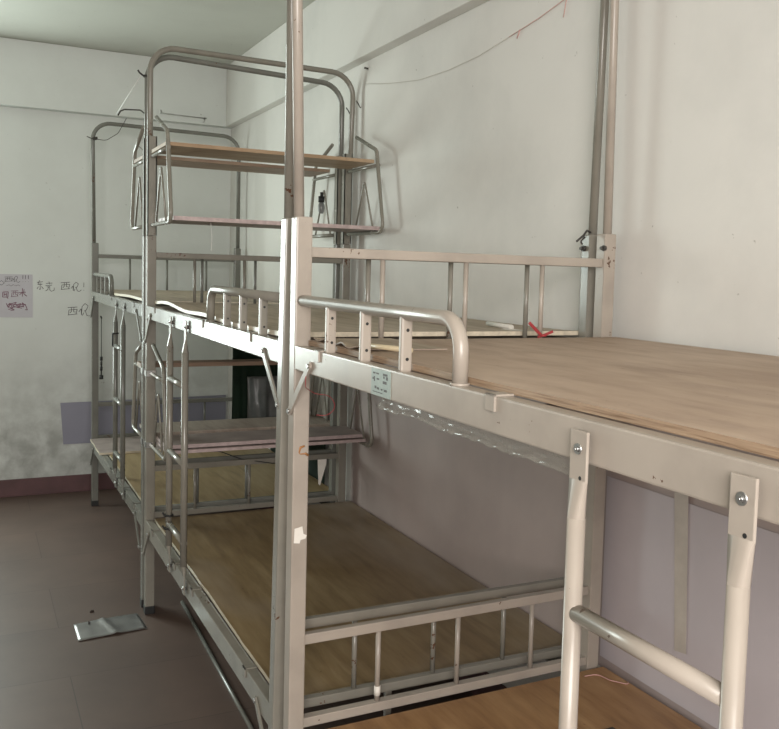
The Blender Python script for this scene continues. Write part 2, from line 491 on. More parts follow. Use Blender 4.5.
# ------------------------------------------------------------------ bed boards
def board(name, x0, x1, y0, y1, z0, z1, mats, label, group, warp=None, nx=10, ny=36, rough_edge=0., cat='board', rot=0., edge_mi=1):
    """plywood sheet; warp(u, v) lifts it, u across, v along; material 1 on the cut edges"""
    bm = BM()
    top = []; bot = []
    cx, cy = (x0+x1)/2, (y0+y1)/2
    for j in range(ny+1):
        rt = []; rb = []
        for i in range(nx+1):
            u, v = i/nx, j/ny
            x, y = x0+(x1-x0)*u, y0+(y1-y0)*v
            if i == 0 and rough_edge: x += (noise.noise(Vector((y*9, 3.3, z0))))*rough_edge
            h = warp(u, v) if warp else 0
            rt.append(bm.verts.new((x, y, z1+h))); rb.append(bm.verts.new((x, y, z0+h)))
        top.append(rt); bot.append(rb)
    for j in range(ny):
        for i in range(nx):
            bm.faces.new((top[j][i], top[j][i+1], top[j+1][i+1], top[j+1][i]))
            bm.faces.new((bot[j][i], bot[j+1][i], bot[j+1][i+1], bot[j][i+1]))
    per = [(j, 0) for j in range(ny)]+[(ny, i) for i in range(nx)]+[(j, nx) for j in range(ny, 0, -1)]+[(0, i) for i in range(nx, 0, -1)]
    for k in range(len(per)):
        a, b = per[k], per[(k+1) % len(per)]
        f = bm.faces.new((top[a[0]][a[1]], top[b[0]][b[1]], bot[b[0]][b[1]], bot[a[0]][a[1]]))
        f.material_index = edge_mi
    if rot:
        bmesh.ops.rotate(bm, verts=bm.verts[:], cent=(cx, cy, z0), matrix=Matrix.Rotation(rot, 3, 'Z'))
    o = obj(name, bm, mats)
    return tag(o, label, cat, group)

GB = 'plywood boards lying on the bunks'
sm = lambda t: t*t*(3-2*t)
def warpB(u, v):
    e = (1-u)**3
    return e*(.016*math.exp(-((v-.88)/.16)**2) + .005*math.exp(-((v-.55)/.1)**2) + .004*math.sin(v*17)*.5) + .008*math.exp(-(v/.05)**2)
board('bed_board', .030, .945, .045, 1.895, 1.349, 1.361, [PLY_UP_B, EDGE_PALE],
           'plywood board on the upper bunk of the middle bed, its bright front edge lifting', GB, warpB, rough_edge=.004)
def warpC(u, v): return (1-u)**3*(.010*math.exp(-((v-.25)/.25)**2))
board('bed_board', .028, .945, 2.05, 3.85, 1.349, 1.361, [PLY_UP_B, EDGE_PALE],
      'plywood board on the upper bunk of the farthest bed', GB, warpC, rough_edge=.003)
# nearest bed: large sheet and a narrow splintered strip by the post
def a_board(x0, x1, ya, yb, z0, z1, mats, label, warp=None, rough=0.):
    o = board('bed_board', x0, x1, LB+yb+.0527, LB+ya+.0527, z0, z1, mats, label, GB, warp, rough_edge=rough)
    o.location = locA; o.rotation_euler = (0, 0, ra)
    return o
a_board(.030, .930, -.100, -1.93, 1.3495, 1.361, [PLY_UP_A, EDGE_BROWN],
        'wide tan plywood board on the upper bunk of the nearest bed', None, .002)
def warpS(u, v): return .0035*(1-u)**3*(1+math.sin(v*19))
a_board(.036, .235, -.108, -.392, 1.3615, 1.3645, [PLY_UP_B, PLY_GREY],
        'thin splintered plywood offcut on the nearest upper bunk, behind the bars of the safety rail', warpS, .022)
# lower bunks
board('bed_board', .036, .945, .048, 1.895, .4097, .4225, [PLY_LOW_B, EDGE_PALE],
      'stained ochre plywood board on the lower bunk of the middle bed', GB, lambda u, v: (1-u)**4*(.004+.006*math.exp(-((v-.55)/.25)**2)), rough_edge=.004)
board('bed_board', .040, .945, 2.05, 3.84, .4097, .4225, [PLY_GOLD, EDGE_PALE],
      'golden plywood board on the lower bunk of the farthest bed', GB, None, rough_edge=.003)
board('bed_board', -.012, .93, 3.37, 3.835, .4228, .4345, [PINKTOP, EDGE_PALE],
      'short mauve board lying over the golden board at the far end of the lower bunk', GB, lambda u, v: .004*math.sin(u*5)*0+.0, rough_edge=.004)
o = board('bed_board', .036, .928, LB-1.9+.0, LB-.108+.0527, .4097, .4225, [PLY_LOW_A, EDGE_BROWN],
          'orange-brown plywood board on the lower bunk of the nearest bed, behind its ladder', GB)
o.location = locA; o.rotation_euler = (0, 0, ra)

# ------------------------------------------------------------------ hanging shelf brackets at the junction of the middle and far beds
GS = 'bent tube shelf brackets clamped to the bed posts'
def bracket(x, label, kind, sgn=1):
    """kind 'upper' / 'lower': two sleeves over the posts, a bent tube on either side, rungs and V rods"""
    if kind == 'upper': z = dict(top=2.127, kn=2.045, r1=1.979, lo=1.690, s0=1.646, s1=2.062)
    else: z = dict(top=1.182, kn=1.110, r1=1.058, lo=.748, s0=.73, s1=1.09)
    yb, yc = LB-PW/2, 2.0+PW/2
    root = tag(empty('shelf_bracket', (x, (yb+yc)/2, z['lo'])), label, 'shelf bracket', GS)
    Z0 = z['lo']; Y0 = (yb+yc)/2
    if kind == 'upper':
        for y in (yb, yc):
            bm = BM()
            h = PW/2-.0005
            for (a, b) in (((-h, -h), (h, -h+.004)), ((-h, h-.004), (h, h)), ((-h, -h), (-h+.004, h)), ((h-.004, -h), (h, h))):
                box(bm, (a[0], y-Y0+a[1], z['s0']-Z0), (b[0], y-Y0+b[1], z['s1']-Z0))
            obj('sleeve', bm, CREAM, root)
    else:
        for y in (yb, yc):
            for zz in (z['r1'], z['lo']):
                bm = BM(); h = PW/2+.0025; xx = -h
                for (a, b) in (((-h, -h), (h, -h+.0022)), ((-h, h-.0022), (h, h)), ((-h, -h), (-h+.0022, h)), ((h-.0022, -h), (h, h))):
                    box(bm, (a[0], y-Y0+a[1], zz-Z0-.012), (b[0], y-Y0+b[1], zz-Z0+.012))
                obj('clamp_band', bm, STEEL, root)
    for d, y in ((-1, yb), (1, yc)):
        f = y-Y0 + d*(PW/2-.001)
        e = y-Y0
        k = .86 if kind == 'lower' else 1.
        bm = BM()
        tube(bm, [(0, e+d*(.11 if kind == 'upper' else .06), z['top']-Z0), (0, e+d*.345*k, z['kn']-Z0), (0, e+d*.435*k, 0), (0, f, 0)], .0085, 12, .035)
        t = obj('bracket_tube', bm, CREAM, root)
        bm = BM(); tube(bm, [(0, f, z['r1']-Z0), (0, e+d*.375*k, z['r1']-Z0)], .0078, 12); obj('bracket_rung', bm, CREAM, root)
        bm = BM(); tube(bm, [(0, e+d*.33*k, .006), (0, e+d*.215*k, z['r1']-Z0-.055), (0, e+d*.115*k, .006)], .0045, 8, .008)
        obj('bracket_rod', bm, CREAM, root)
    return root
bracket(.020, 'upper bent tube shelf bracket on the front posts, outer end of the raised shelf', 'upper')
bracket(W-.020, 'upper bent tube shelf bracket on the rear posts, inner end of the raised shelf', 'upper')
bracket(.020, 'lower bent tube shelf bracket on the front posts, beside the bed ladders', 'lower')
bracket(W-.020, 'lower bent tube shelf bracket on the rear posts, behind the pink edged shelf boards', 'lower')

GSB = 'loose shelf boards on the brackets'
def shelf(x0, x1, y0, y1, z0, z1, mats, label, rot=0.):
    return board('shelf_board', x0, x1, y0, y1, z0, z1, mats, label, GSB, None, 8, 4, cat='shelf board', rot=rot)
shelf(.012, .888, 1.570, 1.880, 1.9872, 2.0015, [ORANGEWOOD, ORANGEWOOD], 'orange-brown wooden shelf board high up, on the near side of the posts')
shelf(.012, .870, 2.068, 2.345, 1.9872, 2.0015, [BROWNWOOD, BROWNWOOD], 'darker brown wooden shelf board high up, on the far side of the posts')
shelf(.036, .912, 1.540, 1.885, 1.6990, 1.7150, [PINKTOP, PINK], 'pink edged shelf board of the raised shelf, hanging below the orange-brown one')
shelf(.040, .908, 1.640, 1.895, .7570, .7700, [PINKTOP, PINK], 'pink edged shelf board low between the bunks, under its twin')
shelf(.040, .908, 1.665, 1.900, .7735, .7885, [PINKTOP, PINK], 'pink edged shelf board low between the bunks, lying on top of its twin')
shelf(.040, .925, 2.062, 2.330, .7570, .7720, [PLY_GREY, PLY_GREY], 'greenish brown board on the low shelf, beyond the posts behind the pink boards')
shelf(.002, .910, 2.065, 2.170, 1.0665, 1.0850, [BROWNWOOD, BROWNWOOD], 'narrow brown plank across the lower brackets, under the upper bunk')

# ------------------------------------------------------------------ paper lining on the walls
def sheet(x, y0, y1, z0, z1, mat, label, seed, amp=.003):
    bm = BM(); ny, nz = 24, 12; g = []
    for side in (0, 1):
        rows = []
        for j in range(ny+1):
            row = []
            for k in range(nz+1):
                y, z = y0+(y1-y0)*j/ny, z0+(z1-z0)*k/nz
                d = abs(noise.noise(Vector((y*3+seed, z*2.2, seed))))*amp + .0012
                row.append(bm.verts.new((x-d-(.0007 if side else 0), y, z)))
            rows.append(row)
        g.append(rows)
    for rows in g:
        for j in range(ny):
            for k in range(nz):
                f = bm.faces.new((rows[j][k], rows[j+1][k], rows[j+1][k+1], rows[j][k+1])); f.smooth = True
    ring = lambda rows: [rows[j][0] for j in range(ny+1)]+[rows[ny][k] for k in range(1, nz+1)]+[rows[j][nz] for j in range(ny-1, -1, -1)]+[rows[0][k] for k in range(nz-1, 0, -1)]
    a, b = ring(g[0]), ring(g[1])
    for i in range(len(a)): bm.faces.new((a[i], a[(i+1) % len(a)], b[(i+1) % len(a)], b[i]))
    rs = set(a) | set(b)
    for e in bm.edges:
        if e.verts[0] in rs and e.verts[1] in rs: e.smooth = False
    return tag(obj('lining_paper', bm, mat), label, 'wall lining', 'paper linings stuck on the wall beside the lower bunks')
sheet(XW, -1.95, 1.93, .395, 1.27, MAUVE, 'long mauve paper lining on the wall under the upper bunks, behind the lilac sheets', 1.3)
sheet(XW-.0042, -1.90, -.035, .428, .958, LILAC, 'lilac paper lining behind the near ladder, under the nearest upper bunk', 7.7, .0016)
bm = BM()
q = [(-.318, .975), (-.368, .985), (-.388, .572), (-.346, .565)]
fr = [bm.verts.new((XW-.0098, y, z)) for y, z in q]; bk = [bm.verts.new((XW-.0084, y, z)) for y, z in q]
bm.faces.new(fr); bm.faces.new(list(reversed(bk)))
for i in range(4): bm.faces.new((fr[i], bk[i], bk[(i+1) % 4], fr[(i+1) % 4]))
tag(obj('tape_strip', bm, BEIGETAPE), 'vertical beige tape strip on the lilac paper lining, seen behind the near ladder', 'tape')
# sheet on the far wall behind the farthest bed
bm = BM()
pts = [(-.146, .598), (.945, .612), (.945, .318), (-.128, .322)]
fr = [bm.verts.new((x, YW-.006, z)) for x, z in pts]; bk = [bm.verts.new((x, YW-.0015, z)) for x, z in pts]
bm.faces.new(fr); bm.faces.new(list(reversed(bk)))
for i in range(4): bm.faces.new((fr[i], bk[i], bk[(i+1) % 4], fr[(i+1) % 4]))
tag(obj('lining_paper', bm, BLUELILAC), 'bluish lilac paper panel low on the far wall behind the farthest bed', 'wall lining',
    'paper linings stuck on the wall beside the lower bunks')

# ------------------------------------------------------------------ handwriting and notice on the far wall
def strokes(bm, x0, z0, w, h, lines, r, y):
    for L in lines:
        P = [Vector((x0+px*w, y, z0+pz*h)) for px, pz in L]
        # flattened pen stroke
        P2 = fillet(P, .02*h, 3) if len(P) > 2 else P
        tube(bm, P2, r, 6)
def flatten(bm, y, k=.15):
    for v in bm.verts: v.co.y = y+(v.co.y-y)*k
DONG = [[(.1, .78), (.85, .86)], [(.45, 1.), (.2, .55), (.8, .62)], [(.5, .72), (.52, .05), (.38, .14)], [(.28, .38), (.1, .12)], [(.7, .4), (.95, .15)]]
GUAN = [[(.1, .8), (.8, .86)], [(.42, 1.0), (.5, .74)], [(.05, .58), (.75, .64)], [(.2, .45), (.55, .48)], [(.38, .46), (.28, .15), (.05, .02)],
        [(.5, .46), (.52, .12), (.7, .0), (.98, .1), (1.0, .38)]]
XI = [[(.0, .88), (.95, .95)], [(.12, .62), (.08, .12)], [(.12, .62), (.95, .7), (.8, .18)], [(.38, .9), (.36, .45), (.22, .3)], [(.62, .92), (.58, .42), (.78, .4)], [(.0, .08), (.95, .2)]]
JIAN = [[(.05, .35), (.22, .62), (.24, .1)], [(.24, .1), (.28, .75), (.5, 1.), (.72, .82), (.6, .5), (.42, .4)], [(.52, .45), (.62, .08), (.8, .02), (1.0, .2)], [(.42, .3), (.3, .06)]]
EX = [[(.5, 1.), (.47, .45)], [(.46, .12), (.5, .06)]]
def writing(name, parts, label, mat=INK, r=.0020, y=YW-.0006, cat='handwriting', parent=None, k=.15):
    bm = BM()
    for (g, x, z, w, h) in parts: strokes(bm, x, z, w, h, g, r, y)
    flatten(bm, y, k)
    o = obj(name, bm, mat, parent)
    if not parent: tag(o, label, cat, 'black handwriting on the far wall')
    return o
writing('handwriting', [(DONG, -.288, 1.335, .045, .065), (GUAN, -.236, 1.330, .055, .062)], 'two black handwritten characters on the far wall, just right of the paper notice')
writing('handwriting', [(XI, -.142, 1.338, .058, .055), (JIAN, -.082, 1.33, .066, .062), (EX, -.018, 1.335, .035, .055)], 'black handwritten characters with an exclamation mark on the far wall, beside the bed post')
writing('handwriting', [(XI, -.100, 1.172, .062, .060), (JIAN, -.036, 1.168, .085, .085)], 'lower pair of black handwritten characters on the far wall, under the one with exclamation mark')
# A4 notice
nt0 = empty('paper_notice', (-.418, YW-.002, 1.160))
tag(nt0, 'pale paper notice with maroon scribbles taped to the far wall', 'paper')
bm = BM(); box(bm, (-.108, -.0006, 0), (.108, .0014, .275)); obj('paper_sheet', bm, PAPER, nt0)
yy = -.0008
bm = BM()
strokes(bm, -.088, .205, .055, .035, [[(.1, .1), (.0, .5), (.3, .8), (.6, .4), (.3, .0), (.1, .1)]], .0016, yy)
strokes(bm, -.055, .225, .050, .035, XI, .0014, yy); strokes(bm, -.010, .222, .045, .042, JIAN, .0014, yy)
for q in (.052, .067, .084): strokes(bm, q-.01, .225, .02, .045, EX, .0018, yy)
strokes(bm, -.045, .198, .08, .012, [[(0, .2), (.2, .8), (.35, .1), (.5, .9), (.7, .2), (.85, .8), (1, .3)]], .0012, yy)
flatten(bm, yy); obj('black_writing', bm, INK, nt0)
bm = BM()
strokes(bm, -.068, .125, .038, .04, [[(.1, .9), (.05, .1), (.85, .1), (.9, .95), (.1, .9)], [(.3, .8), (.3, .3)], [(.3, .5), (.7, .55)], [(.6, .8), (.62, .2)], [(.7, .0), (.9, -.1)]], .0026, yy)
strokes(bm, -.018, .128, .045, .045, XI, .0018, yy)
strokes(bm, .024, .128, .050, .055, [[(.1, .55), (.9, .62)], [(.5, 1.05), (.48, .1)], [(.15, .3), (.5, .6), (.9, .2)], [(.7, .95), (.6, .5), (1., .15)]], .0024, yy)
strokes(bm, -.045, .045, .120, .055, [[(.0, .8), (.1, .3), (.2, .9), (.05, .5), (.3, .2), (.2, .75), (.5, .95), (.3, .5), (.6, .3), (.7, .8), (.45, .6), (.85, .4), (.75, .95), (.95, .5), (1.02, .05), (.9, .1)],
        [(.1, .1), (.25, .2), (.4, .05), (.2, 0)], [(.3, .35), (.8, .5)], [(.35, .45), (.75, .25)], [(.15, .65), (.95, .7)]], .0028, yy)
flatten(bm, yy); obj('maroon_writing', bm, MAROONINK, nt0)

# ------------------------------------------------------------------ small things
def wire(name, pts, r, mat, label, cat, rf=.01, group=None, n=8):
    bm = BM(); tube(bm, pts, r, n, rf)
    return tag(obj(name, bm, mat), label, cat, group)
# silver wrapper on the floor
bm = BM(); nx, ny = 20, 8
c = [Vector((-.292, 1.907, 0)), Vector((-.030, 1.93, 0)), Vector((-.019, 1.745, 0)), Vector((-.291, 1.716, 0))]
V = {}
for s in (0, 1):
    for i in range(nx+1):
        for j in range(ny+1):
            u, v = i/nx, j/ny
            p = c[0]*(1-u)*(1-v)+c[1]*u*(1-v)+c[2]*u*v+c[3]*(1-u)*v
            h = .002+.003*abs(noise.noise(Vector((u*3.5, v*1.4, 4.2))))+.006*math.exp(-((u-.50-.12*(v-.5))/.035)**2)+.0022*abs(math.sin(v*6.5+u*2.5))+.0018*abs(noise.noise(Vector((u*9, v*3, 1.7))))
            V[s, i, j] = bm.verts.new((p.x, p.y, h+(.0006 if s else 0)))
for i in range(nx):
    for j in range(ny):
        f = bm.faces.new((V[1, i, j], V[1, i+1, j], V[1, i+1, j+1], V[1, i, j+1])); f.smooth = True
        f = bm.faces.new((V[0, i, j], V[0, i, j+1], V[0, i+1, j+1], V[0, i+1, j])); f.smooth = True
pr = [(i, 0) for i in range(nx)]+[(nx, j) for j in range(ny)]+[(i, ny) for i in range(nx, 0, -1)]+[(0, j) for j in range(ny, 0, -1)]
for k in range(len(pr)):
    a, b = pr[k], pr[(k+1) % len(pr)]
    bm.faces.new((V[1, a[0], a[1]], V[1, b[0], b[1]], V[0, b[0], b[1]], V[0, a[0], a[1]]))
tag(obj('wrapper', bm, FOIL), 'crumpled silver plastic wrapper lying on the brown tiled floor', 'wrapper')
# leaf crumbs beside it
for (x, y, a, lab) in ((-.205, 2.03, .5, 'tiny dark crumb on the floor behind the silver wrapper'), (-.232, 1.885, 1.2, 'tiny dark crumb resting on the edge of the silver wrapper')):
    bm = BM()
    q = [(-.014, 0, .012), (0, -.006, .014), (.015, .001, .012), (.002, .006, .016)]
    z0 = 0. if y > 2 else .0
    top = [bm.verts.new(p) for p in q]; bot = [bm.verts.new((p[0], p[1], p[2]-.012)) for p in q]
    bm.faces.new(top); bm.faces.new(list(reversed(bot)))
    for i in range(4): bm.faces.new((top[i], bot[i], bot[(i+1) % 4], top[(i+1) % 4]))
    o = obj('floor_crumb', bm, CRUMB); o.scale = (.7, .7, .5); o.location = (x, y, z0 if y > 2 else .006); o.rotation_euler = (0, 0, a); tag(o, lab, 'crumb')
# rod on the floor beneath the middle bed
wire('metal_rod', [(.172, 1.98, .0085), (.136, .30, .0085)], .008, SHADED_ENAMEL, 'thin metal rod lying on the floor under the middle bed', 'rod')
# ivory rod on the narrow strip
bm = BM(); tube(bm, [(.045, -.395, 1.3745), (.098, -.500, 1.3725)], lambda t: .0075 if .06 < t < .94 else .0055, 12)
o = obj('plastic_rod', bm, IVORY); tag(o, 'short ivory plastic rod lying on the nearest upper bunk behind the safety rail', 'rod')
# rolled paper on the upper board near the wall
bm = BM(); tube(bm, [(.795, .40, 1.3685), (.770, .215, 1.3685)], lambda t: .0068+.0010*math.sin(t*14), 12)
box(bm, (.745, .13, 1.3620), (.785, .235, 1.3632), 0, 0)
tag(obj('rolled_paper', bm, WHITEP), 'rolled white paper scrap lying on the middle upper bunk near the end guard', 'paper')
# red ribbon tied at foot of the guard bar (bed A, third bar)
bx, by = .6895, -.064
bm = BM()
def ribbon(pts, w):
    for a, b in zip(pts, pts[1:]):
        a, b = Vector(a), Vector(b)
        d = (b-a).normalized(); n = Vector((0, 1, 0)).cross(d).normalized()*w; t = Vector((0, .0008, 0))
        vs = [bm.verts.new(q) for q in (a-n-t, b-n-t, b+n-t, a+n-t, a-n+t, b-n+t, b+n+t, a+n+t)]
        for ix in ((0, 1, 2, 3), (7, 6, 5, 4), (0, 4, 5, 1), (1, 5, 6, 2), (2, 6, 7, 3), (3, 7, 4, 0)): bm.faces.new([vs[i] for i in ix])
ribbon([(bx-.004, by-.008, 1.366), (bx-.025, by-.012, 1.382), (bx-.048, by-.014, 1.401)], .0042)
ribbon([(bx+.002, by-.008, 1.366), (bx+.030, by-.012, 1.377)], .0036)
ribbon([(bx-.001, by-.008, 1.366), (bx-.03, by-.03, 1.3635)], .003)
tube(bm, [(bx+.0075*math.cos(a*PI/5), -.0722+.0095*math.sin(a*PI/5), 1.366) for a in range(11)], .0028, 8)
tag(obj('red_ribbon', bm, REDTH), 'red ribbon tied round the foot of an end guard bar on the upper bunk', 'ribbon')
# red thread on the brace of bed A
wire('red_thread', [(-.008, -.185, 1.288), (-.004, -.17, 1.262), (.02, -.12, 1.250), (.045, -.098, 1.236), (.085, -.095, 1.230), (.10, -.096, 1.20), (.075, -.097, 1.182), (.05, -.098, 1.186)],
     .0008, REDTH, 'loose red thread hanging from the brace under the nearest upper rail', 'thread', .03)
# glue smear and paper scrap on post of bed A  (front face of its far post)
yg = -.0527-PW-.0004
bm = BM()
tube(bm, [(.024, yg, 1.113), (.014, yg, 1.110), (.010, yg, 1.094), (.026, yg, 1.095), (.034, yg, 1.090)], lambda t: .0022+.0012*math.sin(t*9), 8, .004)
for v in bm.verts: v.co.y = yg+(v.co.y-yg)*.3
tag(obj('glue_smear', bm, GLUE), 'orange glue smear on the front post of the nearest bed', 'glue')
bm = BM()
q = [(.003, .918), (.022, .922), (.025, .904), (.033, .900), (.030, .892), (.018, .890), (.016, .882), (.002, .884)]
fr = [bm.verts.new((x, yg-.0005, z)) for x, z in q]; bk = [bm.verts.new((x, yg+.0004, z)) for x, z in q]
bm.faces.new(fr); bm.faces.new(list(reversed(bk)))
for i in range(8): bm.faces.new((fr[i], bk[i], bk[(i+1) % 8], fr[(i+1) % 8]))
tag(obj('tape_scrap', bm, WHITEP), 'torn white tape scrap stuck on the front post below the orange smear', 'tape')
# white tape wrapped round foot of a lower guard bar of bed A
bm = BM(); tube(bm, [(.2349, -.0680, .462), (.2349, -.0680, .486)], .0082, 14)
tag(obj('tape_wrap', bm, WHITEP), 'white tape wrapped round the foot of a lower end guard bar', 'tape')
# clear plastic film hanging under upper rail of bed A
bm = BM(); ns, nr = 70, 6; G = {}
for i in range(ns+1):
    for j in range(nr+1):
        u, v = i/ns, j/nr
        y = -.50-.66*u
        drop = (.030+.006*noise.noise(Vector((u*5, .3, 0)))+.004*noise.noise(Vector((u*30, 2, 0))))*v
        x = .036+.004*noise.noise(Vector((u*16, v*2.5, 1.)))-.012*max(0, v-.75)/.25+.003*noise.noise(Vector((u*45, v*5, 5.)))*v
        G[i, j] = bm.verts.new((x-.009*(-y-.05)*0, y, 1.2965-drop))
for i in range(ns):
    for j in range(nr):
        f = bm.faces.new((G[i, j], G[i+1, j], G[i+1, j+1], G[i, j+1])); f.smooth = True
bmesh.ops.solidify(bm, geom=bm.faces[:], thickness=.0005)
tag(obj('plastic_film', bm, FILM), 'crinkled clear plastic film hanging below the upper rail of the nearest bed', 'plastic sheet')
# pink thread and dark scrap on the lower board
wire('pink_thread', [(.835, -.125, .4245), (.875, -.128, .4245), (.885, -.175, .4245), (.915, -.215, .4245), (.925, -.20, .4245)], .0013, PINKTH,
     'loose pink thread lying on the orange-brown lower board by the wall', 'thread', .02)
bm = BM()
q = [(-.02, -.006), (.0, -.012), (.022, -.004), (.018, .009), (-.012, .010)]
fr = [bm.verts.new((x, y, .0045+.002*(i % 2))) for i, (x, y) in enumerate(q)]; bk = [bm.verts.new((x, y, 0)) for x, y in q]
bm.faces.new(fr); bm.faces.new(list(reversed(bk)))
for i in range(5): bm.faces.new((fr[i], bk[i], bk[(i+1) % 5], fr[(i+1) % 5]))
o = obj('debris_scrap', bm, DARKST); o.location = (.705, -.40, .4226); tag(o, 'small dark scrap on the orange-brown lower board', 'scrap')
# dark green cloth and grey bag behind the far lower bunk
def cloth(name, a, b, z0, z1, mat, label, cat, amp, seed, fz=6.):
    bm = BM(); n, m = 40, 22; G = {}
    a, b = Vector((*a, 0)), Vector((*b, 0)); d = (b-a); nn = Vector((-d.y, d.x, 0)).normalized()
    for i in range(n+1):
        for j in range(m+1):
            u, v = i/n, j/m
            w = amp*(noise.noise(Vector((u*fz, v*1.3, seed)))+.4*noise.noise(Vector((u*fz*2.6, v*3, seed+3))))
            zt = z1 - .05*(1-math.cos(u*PI*2))*.5*(1-v)*0
            p = a+d*u+nn*w*(.3+.7*v)
            G[i, j] = bm.verts.new((p.x, p.y, zt+(z0-zt)*v))
    for i in range(n):
        for j in range(m):
            f = bm.faces.new((G[i, j], G[i+1, j], G[i+1, j+1], G[i, j+1])); f.smooth = True
    bmesh.ops.solidify(bm, geom=bm.faces[:], thickness=.0012)
    return tag(obj(name, bm, mat), label, cat)
cloth('hanging_cloth', (.555, 2.62), (.90, 2.62), .60, 1.285, GREENC, 'dark green cloth hanging under the farthest upper bunk', 'cloth', .03, 2.2)
cloth('cloth_corner', (.940, 2.24), (.944, 3.2), .425, .80, GREENC, 'dark green cloth hanging low against the wall behind the pointed white scrap', 'cloth', .010, 5.2)
cloth('plastic_bag', (.60, 2.50), (.88, 2.50), .62, .96, GREYBAG, 'crumpled translucent grey plastic bag hanging in front of the dark green cloth', 'bag', .05, 6.1, 5.)
cloth('paper_sheet', (.925, 2.18), (.928, 2.42), .70, 1.00, WHITEP, 'white paper sheet hanging against the wall behind the low shelf', 'paper', .004, 3.1)
bm = BM()
q = [(.785, .640), (.832, .640), (.828, .60), (.812, .545), (.800, .502), (.792, .51)]
fr = [bm.verts.new((x, 1.9265, z)) for x, z in q]; bk = [bm.verts.new((x, 1.9285, z)) for x, z in q]
bm.faces.new(fr); bm.faces.new(list(reversed(bk)))
for i in range(6): bm.faces.new((fr[i], bk[i], bk[(i+1) % 6], fr[(i+1) % 6]))
tag(obj('cloth_scrap', bm, WHITEP), 'pointed white scrap hanging from the lower end guard under the low shelf', 'cloth')
# white string under the raised shelf
wire('white_string', [(.200, 1.62, 1.6985), (.206, 1.62, 1.64), (.203, 1.62, 1.585)], .0013, WHITETH, 'white string dangling from the raised pink edged shelf board', 'string')
# strings at the canopy frames
wire('white_string', [(-.012, 2.012, 2.325), (.05, 3.0, 2.35), (.145, 3.915, 2.438)], .0022, WHITETH, 'white string tied from the canopy frame down to the farthest canopy frame', 'string', 0)
bm = BM()
for s in (0, 1):
    tube(bm, [(.0163-.016*math.cos(k*PI/6), 2.0195+.016*math.sin(k*PI/6), 2.325+.004*s) for k in range(13)], .0028, 8)
tube(bm, [(.0, 2.01, 2.325), (-.02, 2.0, 2.335), (-.026, 2.0, 2.345)], .004, 8, .004)
tag(obj('wire_knot', bm, DARKST), 'dark wire knot on the tall canopy frame where the white string starts', 'wire')
# wire hanger hook on the farthest canopy frame
yc = 2.0+1.9022-PW/2
wire('wire_hanger', [(.150, yc-.012, 2.43), (.165, yc-.012, 2.458), (.19, yc, 2.472), (.285, yc, 2.478), (.335, yc, 2.440), (.345, yc-.013, 2.425)], .0045, DARKST,
     'bent dark wire hanger hooked over the farthest canopy frame', 'hanger', .015)
wire('dark_cable', [(.018, yc-.014, 2.275), (.08, yc-.02, 2.27), (.15, yc-.02, 2.32), (.2, yc-.014, 2.417)], .002, DARKST, 'thin dark cable tied from the farthest canopy frame post to its top bar', 'cable', .05)
bm = BM()
for s in (0, 1, 2): tube(bm, [(.0163+.0155*math.cos(k*PI/6), yc+.0155*math.sin(k*PI/6), 2.272+.006*s+.004*math.cos(k*PI/6)) for k in range(13)], .003, 8)
tube(bm, [(.003, yc-.012, 2.274), (-.03, yc-.02, 2.285)], .003, 8)
tag(obj('wire_knot', bm, DARKST), 'dark wire wound round the post of the farthest canopy frame', 'wire')
wire('dark_cable', [(.24, yc-.18, 2.24), (.28, yc-.18, 2.205), (.33, yc-.18, 2.195), (.38, yc-.17, 2.20)], .0022, DARKST, 'short curved dark cable end beside the front shelf bracket', 'cable', .03)
# towel bar on the far wall
bm = BM()
tube(bm, [(.46, YW-.03, 2.522), (.765, YW-.03, 2.517)], .0035, 8)
for x in (.47, .755): tube(bm, [(x, YW-.001, 2.545 if x < .5 else 2.515), (x, YW-.03, 2.522)], .004, 8); 
tube(bm, [(.755, YW-.03, 2.519), (.752, YW-.03, 2.495), (.742, YW-.03, 2.49)], .003, 8, .006)
o = tag(obj('wall_hook_bar', bm, STEEL), 'thin metal bar with a hook fixed high on the far wall', 'bar')
for v in o.data.vertices: v.co.y -= .0815
# black cord by the far post
bm = BM(); tube(bm, [(.052, 3.84, 1.185), (.052, 3.84, .90)], .0022, 8)
for z, r in ((.93, .008), (.90, .006), (.868, .008), (.815, .012)):
    tube(bm, [(.052, 3.84, z+.014), (.052, 3.84, z-.010)], r, 8)
tube(bm, [(.052, 3.84, .90), (.052, 3.84, .82)], .004, 8)
tube(bm, [(.052, 3.865, 1.192), (.052, 3.835, 1.184)], .005, 8)
tag(obj('knotted_cord', bm, RUBBER), 'black cord with knots hanging beside the farthest front post', 'cord')
# dark knotted strap on the ladder of bed C and of bed B
def knot(name, pts, rr, mat, label):
    bm = BM()
    for p in pts: tube(bm, [Vector(p)+Vector((-.004, 0, .008)), Vector(p)+Vector((.004, .002, -.008))], rr, 8)
    return tag(obj(name, bm, mat), label, 'knot')
bm = BM(); tube(bm, [(-.0235, 2.772, 1.17), (-.0235, 2.774, 1.10)], .0035, 8)
tube(bm, [(-.0095+.0145*math.cos(k*PI/6), 2.772+.0145*math.sin(k*PI/6), 1.168) for k in range(13)], .0035, 8)
tag(obj('tied_strap', bm, RUBBER), 'short black strap tied to the ladder of the farthest bed', 'strap')
for z, lab in ((.585, 'upper of two black ties on the ladder of the middle bed'), (.535, 'lower of two black ties on the ladder of the middle bed')):
    bm = BM()
    tube(bm, [(-.0095+.014*math.cos(k*PI/6), 1.345+.014*math.sin(k*PI/6), z+.0015*(k % 3)) for k in range(13)], .004, 8)
    tube(bm, [(-.024, 1.345, z), (-.032, 1.352, z+.012)], .0035, 8)
    tag(obj('black_tie', bm, RUBBER), lab, 'tie')
